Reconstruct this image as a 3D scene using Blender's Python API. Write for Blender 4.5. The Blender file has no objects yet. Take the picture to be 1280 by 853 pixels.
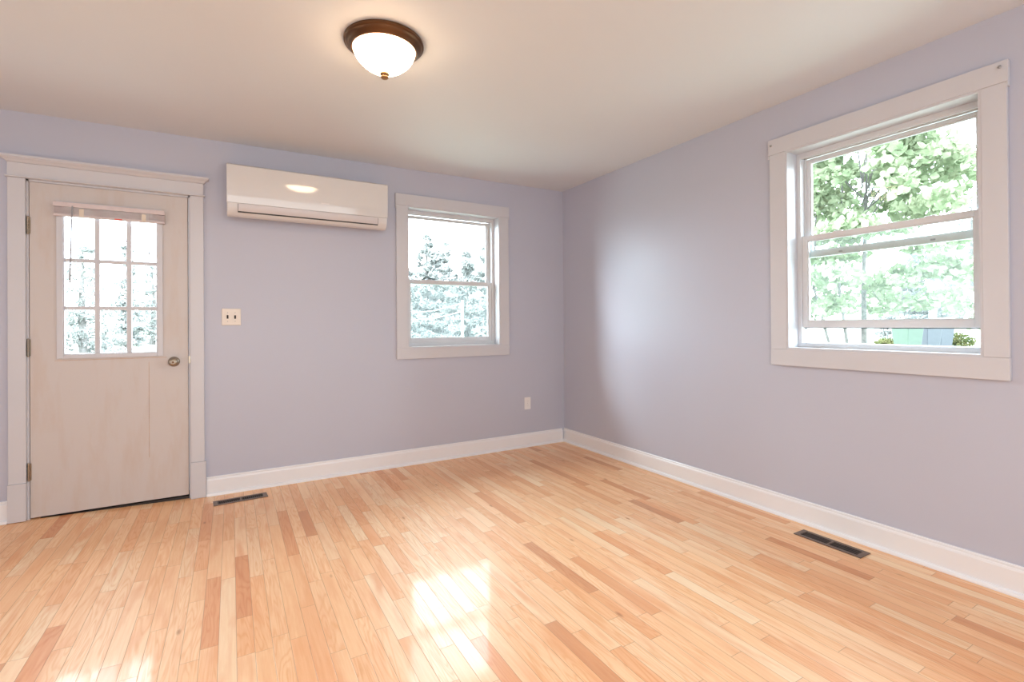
import bpy, bmesh, math, random
import numpy as np
from mathutils import Vector, Matrix
R = math.radians
sc = bpy.context.scene
col = sc.collection

# ------------------------------------------------------------------ camera, sky, exposure
cam_data = bpy.data.cameras.new('camera')
cam = bpy.data.objects.new('camera', cam_data); col.objects.link(cam)
cam_data.sensor_width = 36.0
cam_data.lens = 36.0 * 608.59 / 1280.0
cam_data.shift_y = -22.9 / 1280.0
cam_data.clip_start = 0.02; cam_data.clip_end = 400
FW = Vector((0.49982871, 0.86611618, 0.00374547))
RT = Vector((0.8661118, -0.49979362, -0.00752923))
UP = Vector((0.00464922, -0.00700732, 0.99996464))
m = Matrix(((RT.x, UP.x, -FW.x, -2.8723), (RT.y, UP.y, -FW.y, -3.9484), (RT.z, UP.z, -FW.z, 1.1613), (0, 0, 0, 1)))
cam.matrix_world = m
sc.camera = cam

SKY = 14.0
world = bpy.data.worlds.new('sky'); sc.world = world
world.use_nodes = True
wn = world.node_tree.nodes; wl = world.node_tree.links; wn.clear()
w_out = wn.new('ShaderNodeOutputWorld'); w_bg = wn.new('ShaderNodeBackground')
w_tc = wn.new('ShaderNodeTexCoord'); w_no = wn.new('ShaderNodeTexNoise'); w_cr = wn.new('ShaderNodeValToRGB')
w_no.inputs['Scale'].default_value = 2.2; w_no.inputs['Detail'].default_value = 5
w_cr.color_ramp.elements[0].color = (0.66, 0.86, 1.0, 1); w_cr.color_ramp.elements[1].color = (0.80, 0.93, 1.0, 1)
w_cr.color_ramp.elements[0].position = 0.3; w_cr.color_ramp.elements[1].position = 0.6
wl.new(w_tc.outputs['Generated'], w_no.inputs['Vector']); wl.new(w_no.outputs['Fac'], w_cr.inputs['Fac'])
wl.new(w_cr.outputs['Color'], w_bg.inputs['Color']); w_bg.inputs['Strength'].default_value = SKY
wl.new(w_bg.outputs['Background'], w_out.inputs['Surface'])

def area(name, loc, rot, sx, sy, power, color=(1, 1, 1), portal=False):
    l = bpy.data.lights.new(name, 'AREA'); l.shape = 'RECTANGLE'; l.size = sx; l.size_y = sy
    l.energy = power; l.color = color
    o = bpy.data.objects.new(name, l); col.objects.link(o); o.location = loc; o.rotation_euler = rot
    if portal: l.cycles.is_portal = True
    return o
# sky portals in the window openings (they only steer sampling of the sky)
area('portal_back_window', (-1.165, 0.24, 1.56), (R(-90), 0, 0), 1.0, 1.3, 1, portal=True)
area('portal_side_window', (0.24, -2.70, 1.59), (0, R(90), 0), 1.3, 1.0, 1, portal=True)
area('portal_door_window', (-3.52, 0.24, 1.42), (R(-90), 0, 0), 0.6, 0.95, 1, portal=True)
# added cool and warm fill panels out of view; no windows are built there
area('fill_light_rear', (-2.6, -6.15, 1.35), (R(90), 0, 0), 3.6, 2.0, 50, (0.90, 0.97, 1.0))
area('fill_light_left', (-5.12, -1.9, 1.45), (0, R(-90), 0), 1.3, 1.4, 9, (1.0, 0.86, 0.72))

# added fill lamp under the ceiling behind the camera, without a fixture
area('fill_light_rear_top', (-3.3, -5.0, 2.40), (0, 0, 0), 0.35, 0.35, 30, (1.0, 0.95, 0.90))
# low hazy sun, scattered by the foliage outside, coming in through the back window onto the right wall
sl_ = bpy.data.lights.new('hazy_sun', 'SUN'); sl_.energy = 3.0; sl_.angle = R(23); sl_.color = (0.97, 0.98, 1.0)
so_ = bpy.data.objects.new('hazy_sun', sl_); col.objects.link(so_)
so_.rotation_euler = Vector((1.16, -0.68, -0.62)).to_track_quat('-Z', 'Y').to_euler()

sc.view_settings.view_transform = 'Standard'
sc.view_settings.look = 'None'
sc.view_settings.gamma = 1.0
sc.view_settings.use_curve_mapping = False
sc.view_settings.exposure = 0.36
sc.cycles.use_denoising = True
sc.cycles.max_bounces = 12; sc.cycles.diffuse_bounces = 8; sc.cycles.glossy_bounces = 4
sc.cycles.transparent_max_bounces = 16; sc.cycles.transmission_bounces = 6
sc.cycles.sample_clamp_indirect = 12
sc.cycles.caustics_reflective = False; sc.cycles.caustics_refractive = False

# ------------------------------------------------------------------ materials
def mat(name, color, rough=0.5, metal=0.0, noise=0.0, nscale=8.0, bump=0.0, bscale=60.0, spec=0.5, coat=0.0, color2=None):
    m = bpy.data.materials.new(name); m.use_nodes = True
    nt = m.node_tree; b = nt.nodes['Principled BSDF']
    b.inputs['Base Color'].default_value = (*color, 1); b.inputs['Roughness'].default_value = rough
    b.inputs['Metallic'].default_value = metal; b.inputs['Specular IOR Level'].default_value = spec
    b.inputs['Coat Weight'].default_value = coat; b.inputs['Coat Roughness'].default_value = 0.08
    tc = nt.nodes.new('ShaderNodeTexCoord')
    n = nt.nodes.new('ShaderNodeTexNoise'); n.inputs['Scale'].default_value = nscale; n.inputs['Detail'].default_value = 4
    nt.links.new(tc.outputs['Object'], n.inputs['Vector'])
    c2 = color2 or tuple(c * (1 - noise) for c in color)
    r = nt.nodes.new('ShaderNodeValToRGB'); r.color_ramp.elements[0].color = (*c2, 1); r.color_ramp.elements[1].color = (*color, 1)
    r.color_ramp.elements[0].position = 0.35; r.color_ramp.elements[1].position = 0.65
    nt.links.new(n.outputs['Fac'], r.inputs['Fac']); nt.links.new(r.outputs['Color'], b.inputs['Base Color'])
    if bump:
        n2 = nt.nodes.new('ShaderNodeTexNoise'); n2.inputs['Scale'].default_value = bscale; n2.inputs['Detail'].default_value = 3
        nt.links.new(tc.outputs['Object'], n2.inputs['Vector'])
        bp = nt.nodes.new('ShaderNodeBump'); bp.inputs['Strength'].default_value = bump; bp.inputs['Distance'].default_value = 0.002
        nt.links.new(n2.outputs['Fac'], bp.inputs['Height']); nt.links.new(bp.outputs['Normal'], b.inputs['Normal'])
    return m

M_wall = mat('wall_paint', (0.505, 0.53, 0.625), 0.36, noise=0.015, nscale=1.5, bump=0.05, bscale=140, spec=0.32)
M_ceil = mat('ceiling_paint', (0.70, 0.73, 0.76), 0.6, noise=0.01, nscale=2, bump=0.05, bscale=90, spec=0.3)
M_trim = mat('white_trim_paint', (0.60, 0.61, 0.65), 0.35, noise=0.015, nscale=5, bump=0.06, bscale=50)
M_base = mat('white_baseboard_enamel', (0.80, 0.82, 0.85), 0.25, noise=0.01, nscale=5)
M_vinyl = mat('white_vinyl', (0.66, 0.68, 0.70), 0.3, noise=0.01, nscale=6)
M_groove = mat('seal_and_gap_shade', (0.05, 0.055, 0.06), 0.6, noise=0.1)  # also paints the shade in the outlet gap of the air conditioner
M_brass = mat('aged_nickel', (0.40, 0.34, 0.27), 0.28, 1.0, noise=0.15, nscale=30)
M_bronze = mat('bronze_metal', (0.15, 0.075, 0.036), 0.34, 0.75, noise=0.25, nscale=12)
M_plate = mat('ivory_plastic', (0.78, 0.72, 0.64), 0.35, noise=0.02)
M_wplate = mat('white_plastic', (0.82, 0.81, 0.80), 0.3, noise=0.02)
M_dark = mat('dark_brown_plastic', (0.02, 0.014, 0.012), 0.35, noise=0.2)
M_acw = mat('ac_white_plastic', (0.66, 0.65, 0.65), 0.32, noise=0.01)
M_acp = mat('ac_gloss_panel', (0.67, 0.67, 0.67), 0.06, noise=0.01, coat=0.6)
M_acf = mat('ac_flap_plastic', (0.61, 0.585, 0.60), 0.3, noise=0.01)
M_reg = mat('brown_register_metal', (0.17, 0.115, 0.09), 0.35, 0.5, noise=0.15, nscale=20)
M_regd = mat('dark_louvre_metal', (0.05, 0.035, 0.03), 0.5, 0.3, noise=0.15, nscale=20)
M_black = mat('duct_black', (0.006, 0.006, 0.006), 0.8, noise=0.1)
M_blind = mat('blind_vinyl', (0.66, 0.58, 0.585), 0.4, noise=0.06, nscale=40)
M_tape = mat('blind_ladder_tape', (0.75, 0.66, 0.55), 0.6, noise=0.05)
M_red = mat('red_label', (0.75, 0.10, 0.06), 0.5, noise=0.05)
M_grey = mat('grey_plastic', (0.35, 0.35, 0.37), 0.4, noise=0.05)
M_steel = mat('screw_steel', (0.45, 0.44, 0.43), 0.35, 0.9, noise=0.1, nscale=60)

# painted door slab: white with faint dirt and peel lines
def door_mat():
    m = mat('door_paint', (0.575, 0.54, 0.525), 0.38, noise=0.0, bump=0.05, bscale=30)
    nt = m.node_tree; b = nt.nodes['Principled BSDF']
    tc = nt.nodes.new('ShaderNodeTexCoord'); mp = nt.nodes.new('ShaderNodeMapping'); mp.inputs['Scale'].default_value = (6, 6, 1.2)
    n = nt.nodes.new('ShaderNodeTexNoise'); n.inputs['Scale'].default_value = 1.6; n.inputs['Detail'].default_value = 7; n.inputs['Roughness'].default_value = 0.65
    r = nt.nodes.new('ShaderNodeValToRGB')
    r.color_ramp.elements[0].position = 0.33; r.color_ramp.elements[0].color = (0.555, 0.49, 0.45, 1)
    r.color_ramp.elements[1].position = 0.52; r.color_ramp.elements[1].color = (0.575, 0.54, 0.525, 1)
    nt.links.new(tc.outputs['Object'], mp.inputs['Vector']); nt.links.new(mp.outputs['Vector'], n.inputs['Vector'])
    nt.links.new(n.outputs['Fac'], r.inputs['Fac']); nt.links.new(r.outputs['Color'], b.inputs['Base Color'])
    return m
M_door = door_mat()

def glass(name, dirt=0.0, tint=(1, 1, 1)):
    m = bpy.data.materials.new(name); m.use_nodes = True
    nt = m.node_tree; nt.nodes.clear(); N = nt.nodes.new; L = nt.links.new
    out = N('ShaderNodeOutputMaterial'); tr = N('ShaderNodeBsdfTransparent'); gl = N('ShaderNodeBsdfGlossy')
    tr.inputs['Color'].default_value = (*tint, 1); gl.inputs['Roughness'].default_value = 0.02
    lw = N('ShaderNodeFresnel'); lw.inputs['IOR'].default_value = 1.15
    mx = N('ShaderNodeMixShader'); L(lw.outputs[0], mx.inputs[0]); L(tr.outputs[0], mx.inputs[1]); L(gl.outputs[0], mx.inputs[2])
    last = mx
    if dirt:
        tl = N('ShaderNodeBsdfTranslucent'); tl.inputs['Color'].default_value = (0.9, 0.93, 0.93, 1)
        df = N('ShaderNodeBsdfDiffuse'); df.inputs['Color'].default_value = (0.8, 0.82, 0.82, 1)
        ad = N('ShaderNodeMixShader'); ad.inputs[0].default_value = 0.3; L(tl.outputs[0], ad.inputs[1]); L(df.outputs[0], ad.inputs[2])
        tc = N('ShaderNodeTexCoord'); no = N('ShaderNodeTexNoise'); no.inputs['Scale'].default_value = 6; no.inputs['Detail'].default_value = 6
        L(tc.outputs['Object'], no.inputs['Vector'])
        mr = N('ShaderNodeMapRange'); mr.inputs['From Min'].default_value = 0.3; mr.inputs['From Max'].default_value = 0.7
        mr.inputs['To Min'].default_value = dirt * 0.75; mr.inputs['To Max'].default_value = dirt * 1.25
        L(no.outputs['Fac'], mr.inputs['Value'])
        m2 = N('ShaderNodeMixShader'); L(mr.outputs[0], m2.inputs[0]); L(mx.outputs[0], m2.inputs[1]); L(ad.outputs[0], m2.inputs[2])
        last = m2
    L(last.outputs[0], out.inputs['Surface'])
    return m
M_glass = glass('clear_glass', 0.0)
M_glass_dusty = glass('dusty_glass', 0.035, (0.95, 0.98, 0.97))

def emit(name, color, strength):
    m = bpy.data.materials.new(name); m.use_nodes = True
    b = m.node_tree.nodes['Principled BSDF']
    b.inputs['Base Color'].default_value = (0.9, 0.88, 0.85, 1); b.inputs['Roughness'].default_value = 0.25
    b.inputs['Emission Color'].default_value = (*color, 1); b.inputs['Emission Strength'].default_value = strength
    return m
M_bowl = emit('lit_frosted_glass', (1.0, 0.70, 0.44), 16.0)

def floor_mat():
    m = bpy.data.materials.new('oak_strip_floor'); m.use_nodes = True
    nt = m.node_tree; N = nt.nodes.new; L = nt.links.new; b = nt.nodes['Principled BSDF']
    def math_(op, a, bb=None, c=None):
        n = N('ShaderNodeMath'); n.operation = op
        for i, v in enumerate((a, bb, c)):
            if v is None: continue
            if isinstance(v, (int, float)): n.inputs[i].default_value = v
            else: L(v, n.inputs[i])
        return n.outputs[0]
    tc = N('ShaderNodeTexCoord'); sp = N('ShaderNodeSeparateXYZ'); L(tc.outputs['Object'], sp.inputs[0])
    W = 0.0572
    xs = math_('DIVIDE', sp.outputs['X'], W); row = math_('FLOOR', xs); fx = math_('FRACT', xs)
    wn1 = N('ShaderNodeTexWhiteNoise'); wn1.noise_dimensions = '1D'; L(row, wn1.inputs['W'])
    # lengthwise position of the row, random phase and scale: boards of uneven length
    ln = math_('MULTIPLY_ADD', wn1.outputs['Value'], 1.0, 1.35)
    yy = math_('MULTIPLY_ADD', sp.outputs['Y'], ln, math_('MULTIPLY', row, 37.37))
    vo = N('ShaderNodeTexVoronoi'); vo.voronoi_dimensions = '1D'; vo.feature = 'F1'; L(yy, vo.inputs['W']); vo.inputs['Scale'].default_value = 1.0
    vd = N('ShaderNodeTexVoronoi'); vd.voronoi_dimensions = '1D'; vd.feature = 'DISTANCE_TO_EDGE'; L(yy, vd.inputs['W']); vd.inputs['Scale'].default_value = 1.0
    sc3 = N('ShaderNodeSeparateColor'); L(vo.outputs['Color'], sc3.inputs[0])
    rnd, rnd2, rnd3 = sc3.outputs[0], sc3.outputs[1], sc3.outputs[2]
    # board colour
    cr = N('ShaderNodeValToRGB'); e = cr.color_ramp.elements
    e[0].position = 0.0; e[0].color = (0.68, 0.34, 0.17, 1)
    e[1].position = 1.0; e[1].color = (0.93, 0.70, 0.46, 1)
    for p, c in ((0.03, (0.74, 0.345, 0.16)), (0.08, (0.86, 0.47, 0.24)), (0.30, (0.90, 0.555, 0.30)), (0.65, (0.93, 0.60, 0.345)), (0.88, (0.93, 0.64, 0.39))):
        q = cr.color_ramp.elements.new(p); q.color = (*c, 1)
    L(rnd, cr.inputs['Fac'])
    # grain coordinates, shifted per board
    cmb = N('ShaderNodeCombineXYZ')
    L(math_('MULTIPLY_ADD', rnd2, 13.0, sp.outputs['X']), cmb.inputs['X'])
    L(math_('MULTIPLY_ADD', rnd3, 29.0, sp.outputs['Y']), cmb.inputs['Y']); L(math_('MULTIPLY', rnd, 7.0), cmb.inputs['Z'])
    mp = N('ShaderNodeMapping'); mp.inputs['Scale'].default_value = (70, 3.2, 1); L(cmb.outputs[0], mp.inputs['Vector'])
    g1 = N('ShaderNodeTexNoise'); g1.inputs['Scale'].default_value = 1.6; g1.inputs['Detail'].default_value = 6; g1.inputs['Roughness'].default_value = 0.6
    L(mp.outputs[0], g1.inputs['Vector'])
    # cathedral figure: rings of a strongly stretched distorted wave
    mp2 = N('ShaderNodeMapping'); mp2.inputs['Scale'].default_value = (17, 1.5, 1); L(cmb.outputs[0], mp2.inputs['Vector'])
    g2 = N('ShaderNodeTexNoise'); g2.inputs['Scale'].default_value = 1.0; g2.inputs['Detail'].default_value = 2.0; g2.inputs['Distortion'].default_value = 0.4
    L(mp2.outputs[0], g2.inputs['Vector'])
    ring = math_('SINE', math_('MULTIPLY', g2.outputs['Fac'], 85.0))
    ring = math_('MULTIPLY_ADD', ring, 0.5, 0.5); ring = math_('POWER', ring, 2.5)
    ringw = math_('MULTIPLY', ring, math_('GREATER_THAN', rnd2, 0.35))
    gr = math_('MULTIPLY_ADD', ringw, 0.42, math_('MULTIPLY', math_('SUBTRACT', g1.outputs['Fac'], 0.36), 1.15))
    mx = N('ShaderNodeMix'); mx.data_type = 'RGBA'; mx.blend_type = 'MULTIPLY'; L(gr, mx.inputs[0])
    L(cr.outputs['Color'], mx.inputs[6]); mx.inputs[7].default_value = (0.84, 0.62, 0.44, 1); mx.clamp_factor = True
    # rare red brown streaks (mineral marks, knots)
    mp3 = N('ShaderNodeMapping'); mp3.inputs['Scale'].default_value = (22, 3.5, 1); L(cmb.outputs[0], mp3.inputs['Vector'])
    g3 = N('ShaderNodeTexNoise'); g3.inputs['Scale'].default_value = 0.8; g3.inputs['Detail'].default_value = 3; L(mp3.outputs[0], g3.inputs['Vector'])
    kn = N('ShaderNodeMapRange'); kn.inputs['From Min'].default_value = 0.50; kn.inputs['From Max'].default_value = 0.72; kn.inputs['To Max'].default_value = 0.75
    L(g3.outputs['Fac'], kn.inputs['Value'])
    mk = N('ShaderNodeMix'); mk.data_type = 'RGBA'; L(kn.outputs[0], mk.inputs[0]); L(mx.outputs[2], mk.inputs[6]); mk.inputs[7].default_value = (0.78, 0.36, 0.16, 1)
    # small dark knots
    mp4 = N('ShaderNodeMapping'); mp4.inputs['Scale'].default_value = (16, 6.0, 1); L(cmb.outputs[0], mp4.inputs['Vector'])
    g4 = N('ShaderNodeTexVoronoi'); g4.inputs['Scale'].default_value = 0.45; L(mp4.outputs[0], g4.inputs['Vector'])
    kd = N('ShaderNodeMapRange'); kd.inputs['From Min'].default_value = 0.025; kd.inputs['From Max'].default_value = 0.075; kd.inputs['To Min'].default_value = 0.7; kd.inputs['To Max'].default_value = 0.0
    L(g4.outputs['Distance'], kd.inputs['Value'])
    mk2 = N('ShaderNodeMix'); mk2.data_type = 'RGBA'; L(kd.outputs[0], mk2.inputs[0]); L(mk.outputs[2], mk2.inputs[6]); mk2.inputs[7].default_value = (0.42, 0.16, 0.06, 1); mk = mk2
    # seams
    ed = math_('MULTIPLY', math_('MINIMUM', fx, math_('SUBTRACT', 1.0, fx)), W)
    en = math_('DIVIDE', vd.outputs['Distance'], ln)
    de = math_('MINIMUM', ed, en)
    seam = N('ShaderNodeMapRange'); seam.inputs['From Min'].default_value = 0.0003; seam.inputs['From Max'].default_value = 0.0013
    seam.inputs['To Min'].default_value = 1; seam.inputs['To Max'].default_value = 0; L(de, seam.inputs['Value'])
    ms = N('ShaderNodeMix'); ms.data_type = 'RGBA'; L(math_('MULTIPLY', seam.outputs[0], 0.72), ms.inputs[0]); L(mk.outputs[2], ms.inputs[6]); ms.inputs[7].default_value = (0.36, 0.17, 0.08, 1)
    L(ms.outputs[2], b.inputs['Base Color'])
    b.inputs['Roughness'].default_value = 0.45; b.inputs['Specular IOR Level'].default_value = 0.55
    b.inputs['Coat Roughness'].default_value = 0.085
    L(math_('MULTIPLY_ADD', rnd3, 0.22, 0.20), b.inputs['Coat Weight'])
    # bump: seams, slight cupping and tilt of each board
    cup = math_('MULTIPLY', math_('MULTIPLY', fx, math_('SUBTRACT', 1.0, fx)), 0.16)
    tilt = math_('MULTIPLY', math_('SUBTRACT', fx, 0.5), math_('MULTIPLY', math_('SUBTRACT', rnd3, 0.5), 0.12))
    h = math_('ADD', math_('ADD', cup, tilt), math_('MULTIPLY', seam.outputs[0], -0.5))
    h = math_('MULTIPLY_ADD', g1.outputs['Fac'], 0.06, h)
    bp = N('ShaderNodeBump'); bp.inputs['Strength'].default_value = 0.6; bp.inputs['Distance'].default_value = 0.0012; L(h, bp.inputs['Height'])
    L(bp.outputs['Normal'], b.inputs['Normal']); L(bp.outputs['Normal'], b.inputs['Coat Normal'])
    return m
M_floor = floor_mat()

def leaf_mat(name, c1, c2, trans=0.35):
    m = bpy.data.materials.new(name); m.use_nodes = True
    nt = m.node_tree; nt.nodes.clear(); N = nt.nodes.new; L = nt.links.new
    out = N('ShaderNodeOutputMaterial'); d = N('ShaderNodeBsdfDiffuse'); t = N('ShaderNodeBsdfTranslucent'); mx = N('ShaderNodeMixShader')
    tc = N('ShaderNodeTexCoord'); no = N('ShaderNodeTexNoise'); no.inputs['Scale'].default_value = 3.5; no.inputs['Detail'].default_value = 6
    L(tc.outputs['Object'], no.inputs['Vector'])
    cr = N('ShaderNodeValToRGB'); cr.color_ramp.elements[0].position = 0.38; cr.color_ramp.elements[1].position = 0.62
    cr.color_ramp.elements[0].color = (*c1, 1); cr.color_ramp.elements[1].color = (*c2, 1)
    L(no.outputs['Fac'], cr.inputs['Fac']); L(cr.outputs['Color'], d.inputs['Color']); L(cr.outputs['Color'], t.inputs['Color'])
    mx.inputs[0].default_value = trans; L(d.outputs[0], mx.inputs[1]); L(t.outputs[0], mx.inputs[2]); L(mx.outputs[0], out.inputs['Surface'])
    return m
M_maple = leaf_mat('maple_leaves', (0.145, 0.19, 0.105), (0.30, 0.33, 0.22))
M_conifer = leaf_mat('conifer_needles', (0.165, 0.175, 0.165), (0.30, 0.30, 0.285), 0.2)
M_shrub = leaf_mat('shrub_leaves', (0.06, 0.08, 0.03), (0.14, 0.13, 0.06))
M_bark = mat('bark', (0.15, 0.14, 0.13), 0.9, noise=0.4, nscale=14)
M_ground = mat('pale_driveway_and_lawn', (0.26, 0.265, 0.25), 0.9, noise=0.0, nscale=0.35, color2=(0.16, 0.19, 0.12))
M_siding = mat('white_siding', (0.72, 0.73, 0.74), 0.6, noise=0.03)
M_roof = mat('grey_shingles', (0.28, 0.28, 0.30), 0.8, noise=0.3, nscale=6)
M_wpost = mat('white_painted_post', (0.75, 0.75, 0.74), 0.5, noise=0.05)
M_green = mat('green_bin_plastic', (0.05, 0.078, 0.056), 0.45, noise=0.08)
M_binblue = mat('slate_bin_plastic', (0.045, 0.052, 0.062), 0.45, noise=0.08)
M_tyre = mat('tyre_rubber', (0.02, 0.02, 0.02), 0.7, noise=0.2)
M_ext = mat('exterior_wall', (0.6, 0.6, 0.58), 0.8, noise=0.05)

# ------------------------------------------------------------------ mesh helpers
class MB:
    def __init__(s): s.bm = bmesh.new()
    def box(s, x0, x1, y0, y1, z0, z1):
        x0, x1 = min(x0, x1), max(x0, x1); y0, y1 = min(y0, y1), max(y0, y1); z0, z1 = min(z0, z1), max(z0, z1)
        v = [s.bm.verts.new(p) for p in ((x0, y0, z0), (x1, y0, z0), (x1, y1, z0), (x0, y1, z0), (x0, y0, z1), (x1, y0, z1), (x1, y1, z1), (x0, y1, z1))]
        for f in ((0, 3, 2, 1), (4, 5, 6, 7), (0, 1, 5, 4), (1, 2, 6, 5), (2, 3, 7, 6), (3, 0, 4, 7)): s.bm.faces.new([v[i] for i in f])
        return s
    def prism(s, pts, a, b, fn):
        # polygon pts (p, q) swept from a to b; fn(t, p, q) -> xyz
        A = [s.bm.verts.new(fn(a, p, q)) for p, q in pts]; B = [s.bm.verts.new(fn(b, p, q)) for p, q in pts]
        n = len(pts)
        for i in range(n): s.bm.faces.new((A[i], A[(i + 1) % n], B[(i + 1) % n], B[i]))
        s.bm.faces.new(A[::-1]); s.bm.faces.new(B)
        return s
    def lathe(s, prof, n=48, c=(0, 0, 0), axis='z'):
        rings = []
        for r, h in prof:
            ring = []
            for i in range(n if r > 1e-6 else 1):
                a = 2 * math.pi * i / n; p = (r * math.cos(a), r * math.sin(a), h)
                if axis == 'y': p = (p[0], p[2], p[1])
                if axis == 'x': p = (p[2], p[0], p[1])
                ring.append(s.bm.verts.new((p[0] + c[0], p[1] + c[1], p[2] + c[2])))
            rings.append(ring)
        for A, B in zip(rings, rings[1:]):
            for i in range(n):
                a0, a1 = A[i % len(A)], A[(i + 1) % len(A)]; b0, b1 = B[i % len(B)], B[(i + 1) % len(B)]
                f = [v for k, v in enumerate((a0, a1, b1, b0)) if v not in (a0, a1, b1, b0)[:k]]
                if len(f) > 2:
                    try: s.bm.faces.new(f)
                    except ValueError: pass
        return s
    def tube(s, pts, rad, n=8):
        pts = [Vector(p) for p in pts]; rads = rad if isinstance(rad, (list, tuple)) else [rad] * len(pts)
        prev = None; rings = []
        for i, p in enumerate(pts):
            d = (pts[min(i + 1, len(pts) - 1)] - pts[max(i - 1, 0)]).normalized()
            u = d.orthogonal().normalized() if prev is None else (prev - d * prev.dot(d)).normalized()
            prev = u; w = d.cross(u)
            rings.append([s.bm.verts.new(p + (u * math.cos(2 * math.pi * k / n) + w * math.sin(2 * math.pi * k / n)) * rads[i]) for k in range(n)])
        for A, B in zip(rings, rings[1:]):
            for k in range(n): s.bm.faces.new((A[k], A[(k + 1) % n], B[(k + 1) % n], B[k]))
        s.bm.faces.new(rings[0][::-1]); s.bm.faces.new(rings[-1])
        return s
    def build(s, name, material, parent=None, bevel=0.0, smooth=False):
        bmesh.ops.recalc_face_normals(s.bm, faces=s.bm.faces)
        me = bpy.data.meshes.new(name); s.bm.to_mesh(me); s.bm.free()
        me.materials.append(material)
        o = bpy.data.objects.new(name, me); col.objects.link(o)
        if smooth:
            for p in me.polygons: p.use_smooth = True
        if parent is not None:
            o.parent = parent; o.matrix_parent_inverse = parent_inv(parent)
        if bevel:
            md = o.modifiers.new('bevel', 'BEVEL'); md.width = bevel; md.segments = 2; md.limit_method = 'ANGLE'; md.angle_limit = R(40)
        return o
def world_of(o):
    mtx = Matrix.LocRotScale(o.location, o.rotation_euler, o.scale)
    return mtx if o.parent is None else world_of(o.parent) @ o.matrix_parent_inverse @ mtx
def parent_inv(p): return world_of(p).inverted()
def smooth_angle(o, deg=35):
    for p in o.data.polygons: p.use_smooth = True
    o.data.set_sharp_from_angle(angle=R(deg))
    return o
def empty(name, loc, label=None, cat=None, group=None, kind=None):
    o = bpy.data.objects.new(name, None); col.objects.link(o); o.location = loc; o.empty_display_size = 0.1
    return tag(o, label, cat, group, kind)
def tag(o, label=None, cat=None, group=None, kind=None):
    if label: o['label'] = label
    if cat: o['category'] = cat
    if group: o['group'] = group
    if kind: o['kind'] = kind
    return o
def struct(o, label=None):
    o['kind'] = 'structure'
    if label: o['label'] = label; 
    return o

def wall_mesh(u0, u1, z0, z1, holes, fn, t0, t1):
    """slab between t0 (room face) and t1 with rectangular holes; fn(u, t, z) -> xyz"""
    bm = bmesh.new()
    us = sorted({u0, u1, *[h[0] for h in holes], *[h[1] for h in holes]})
    z1f = z1 if callable(z1) else (lambda u: z1)
    zs = sorted({z0, *[h[2] for h in holes], *[h[3] for h in holes]}) + ['top']
    zz = lambda z, u: z1f(u) if z == 'top' else z
    def solid(i, j):
        if i < 0 or j < 0 or i >= len(us) - 1 or j >= len(zs) - 1: return False
        cu = (us[i] + us[i + 1]) / 2; cz = (zs[j] + zz(zs[j + 1], cu)) / 2
        return not any(h[0] < cu < h[1] and h[2] < cz < h[3] for h in holes)
    def quad(ps): bm.faces.new([bm.verts.new(fn(*p)) for p in ps])
    for i in range(len(us) - 1):
        for j in range(len(zs) - 1):
            if not solid(i, j): continue
            a, b = us[i], us[i + 1]; c, d = zs[j], zs[j + 1]
            for t in (t0, t1): quad([(a, t, zz(c, a)), (b, t, zz(c, b)), (b, t, zz(d, b)), (a, t, zz(d, a))])
            if not solid(i - 1, j): quad([(a, t0, zz(c, a)), (a, t1, zz(c, a)), (a, t1, zz(d, a)), (a, t0, zz(d, a))])
            if not solid(i + 1, j): quad([(b, t0, zz(c, b)), (b, t1, zz(c, b)), (b, t1, zz(d, b)), (b, t0, zz(d, b))])
            if not solid(i, j - 1): quad([(a, t0, zz(c, a)), (b, t0, zz(c, b)), (b, t1, zz(c, b)), (a, t1, zz(c, a))])
            if not solid(i, j + 1): quad([(a, t0, zz(d, a)), (b, t0, zz(d, b)), (b, t1, zz(d, b)), (a, t1, zz(d, a))])
    bmesh.ops.remove_doubles(bm, verts=bm.verts, dist=1e-5)
    s = MB(); s.bm.free(); s.bm = bm
    return s

# ------------------------------------------------------------------ room shell
XL, YR = -5.2, -6.3
TH = 0.20
ceil_z = lambda x: 2.4828 + 0.0097 * x
# floor: level, rising a little towards the left of the door as in the old house
fb = MB()
xs = [TH, 0.0, -3.05, -3.2, -3.4, -3.6, -3.8, -4.0, -4.3, XL - TH]
fz = lambda x: 0.022 * max(0.0, min(1.0, (-3.10 - x) / 0.85))
top = [[fb.bm.verts.new((x, y, fz(x))) for x in xs] for y in (YR - TH, TH)]
bot = [[fb.bm.verts.new((x, y, -0.12)) for x in xs] for y in (YR - TH, TH)]
for i in range(len(xs) - 1):
    fb.bm.faces.new((top[0][i], top[0][i + 1], top[1][i + 1], top[1][i])); fb.bm.faces.new((bot[0][i], bot[1][i], bot[1][i + 1], bot[0][i + 1]))
    for k in (0, 1): fb.bm.faces.new((top[k][i], bot[k][i], bot[k][i + 1], top[k][i + 1]))
for i in (0, -1): fb.bm.faces.new((top[0][i], top[1][i], bot[1][i], bot[0][i]))
floor = struct(fb.build('floor', M_floor), 'glossy honey-coloured oak strip floor')
cb = MB().prism([(XL - TH, 0), (TH, 0), (TH, 0.12), (XL - TH, 0.12)], YR - TH, TH, lambda t, p, q: (p, t, ceil_z(p) + q))
struct(cb.build('ceiling', M_ceil), 'smooth pale cream ceiling')

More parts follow.
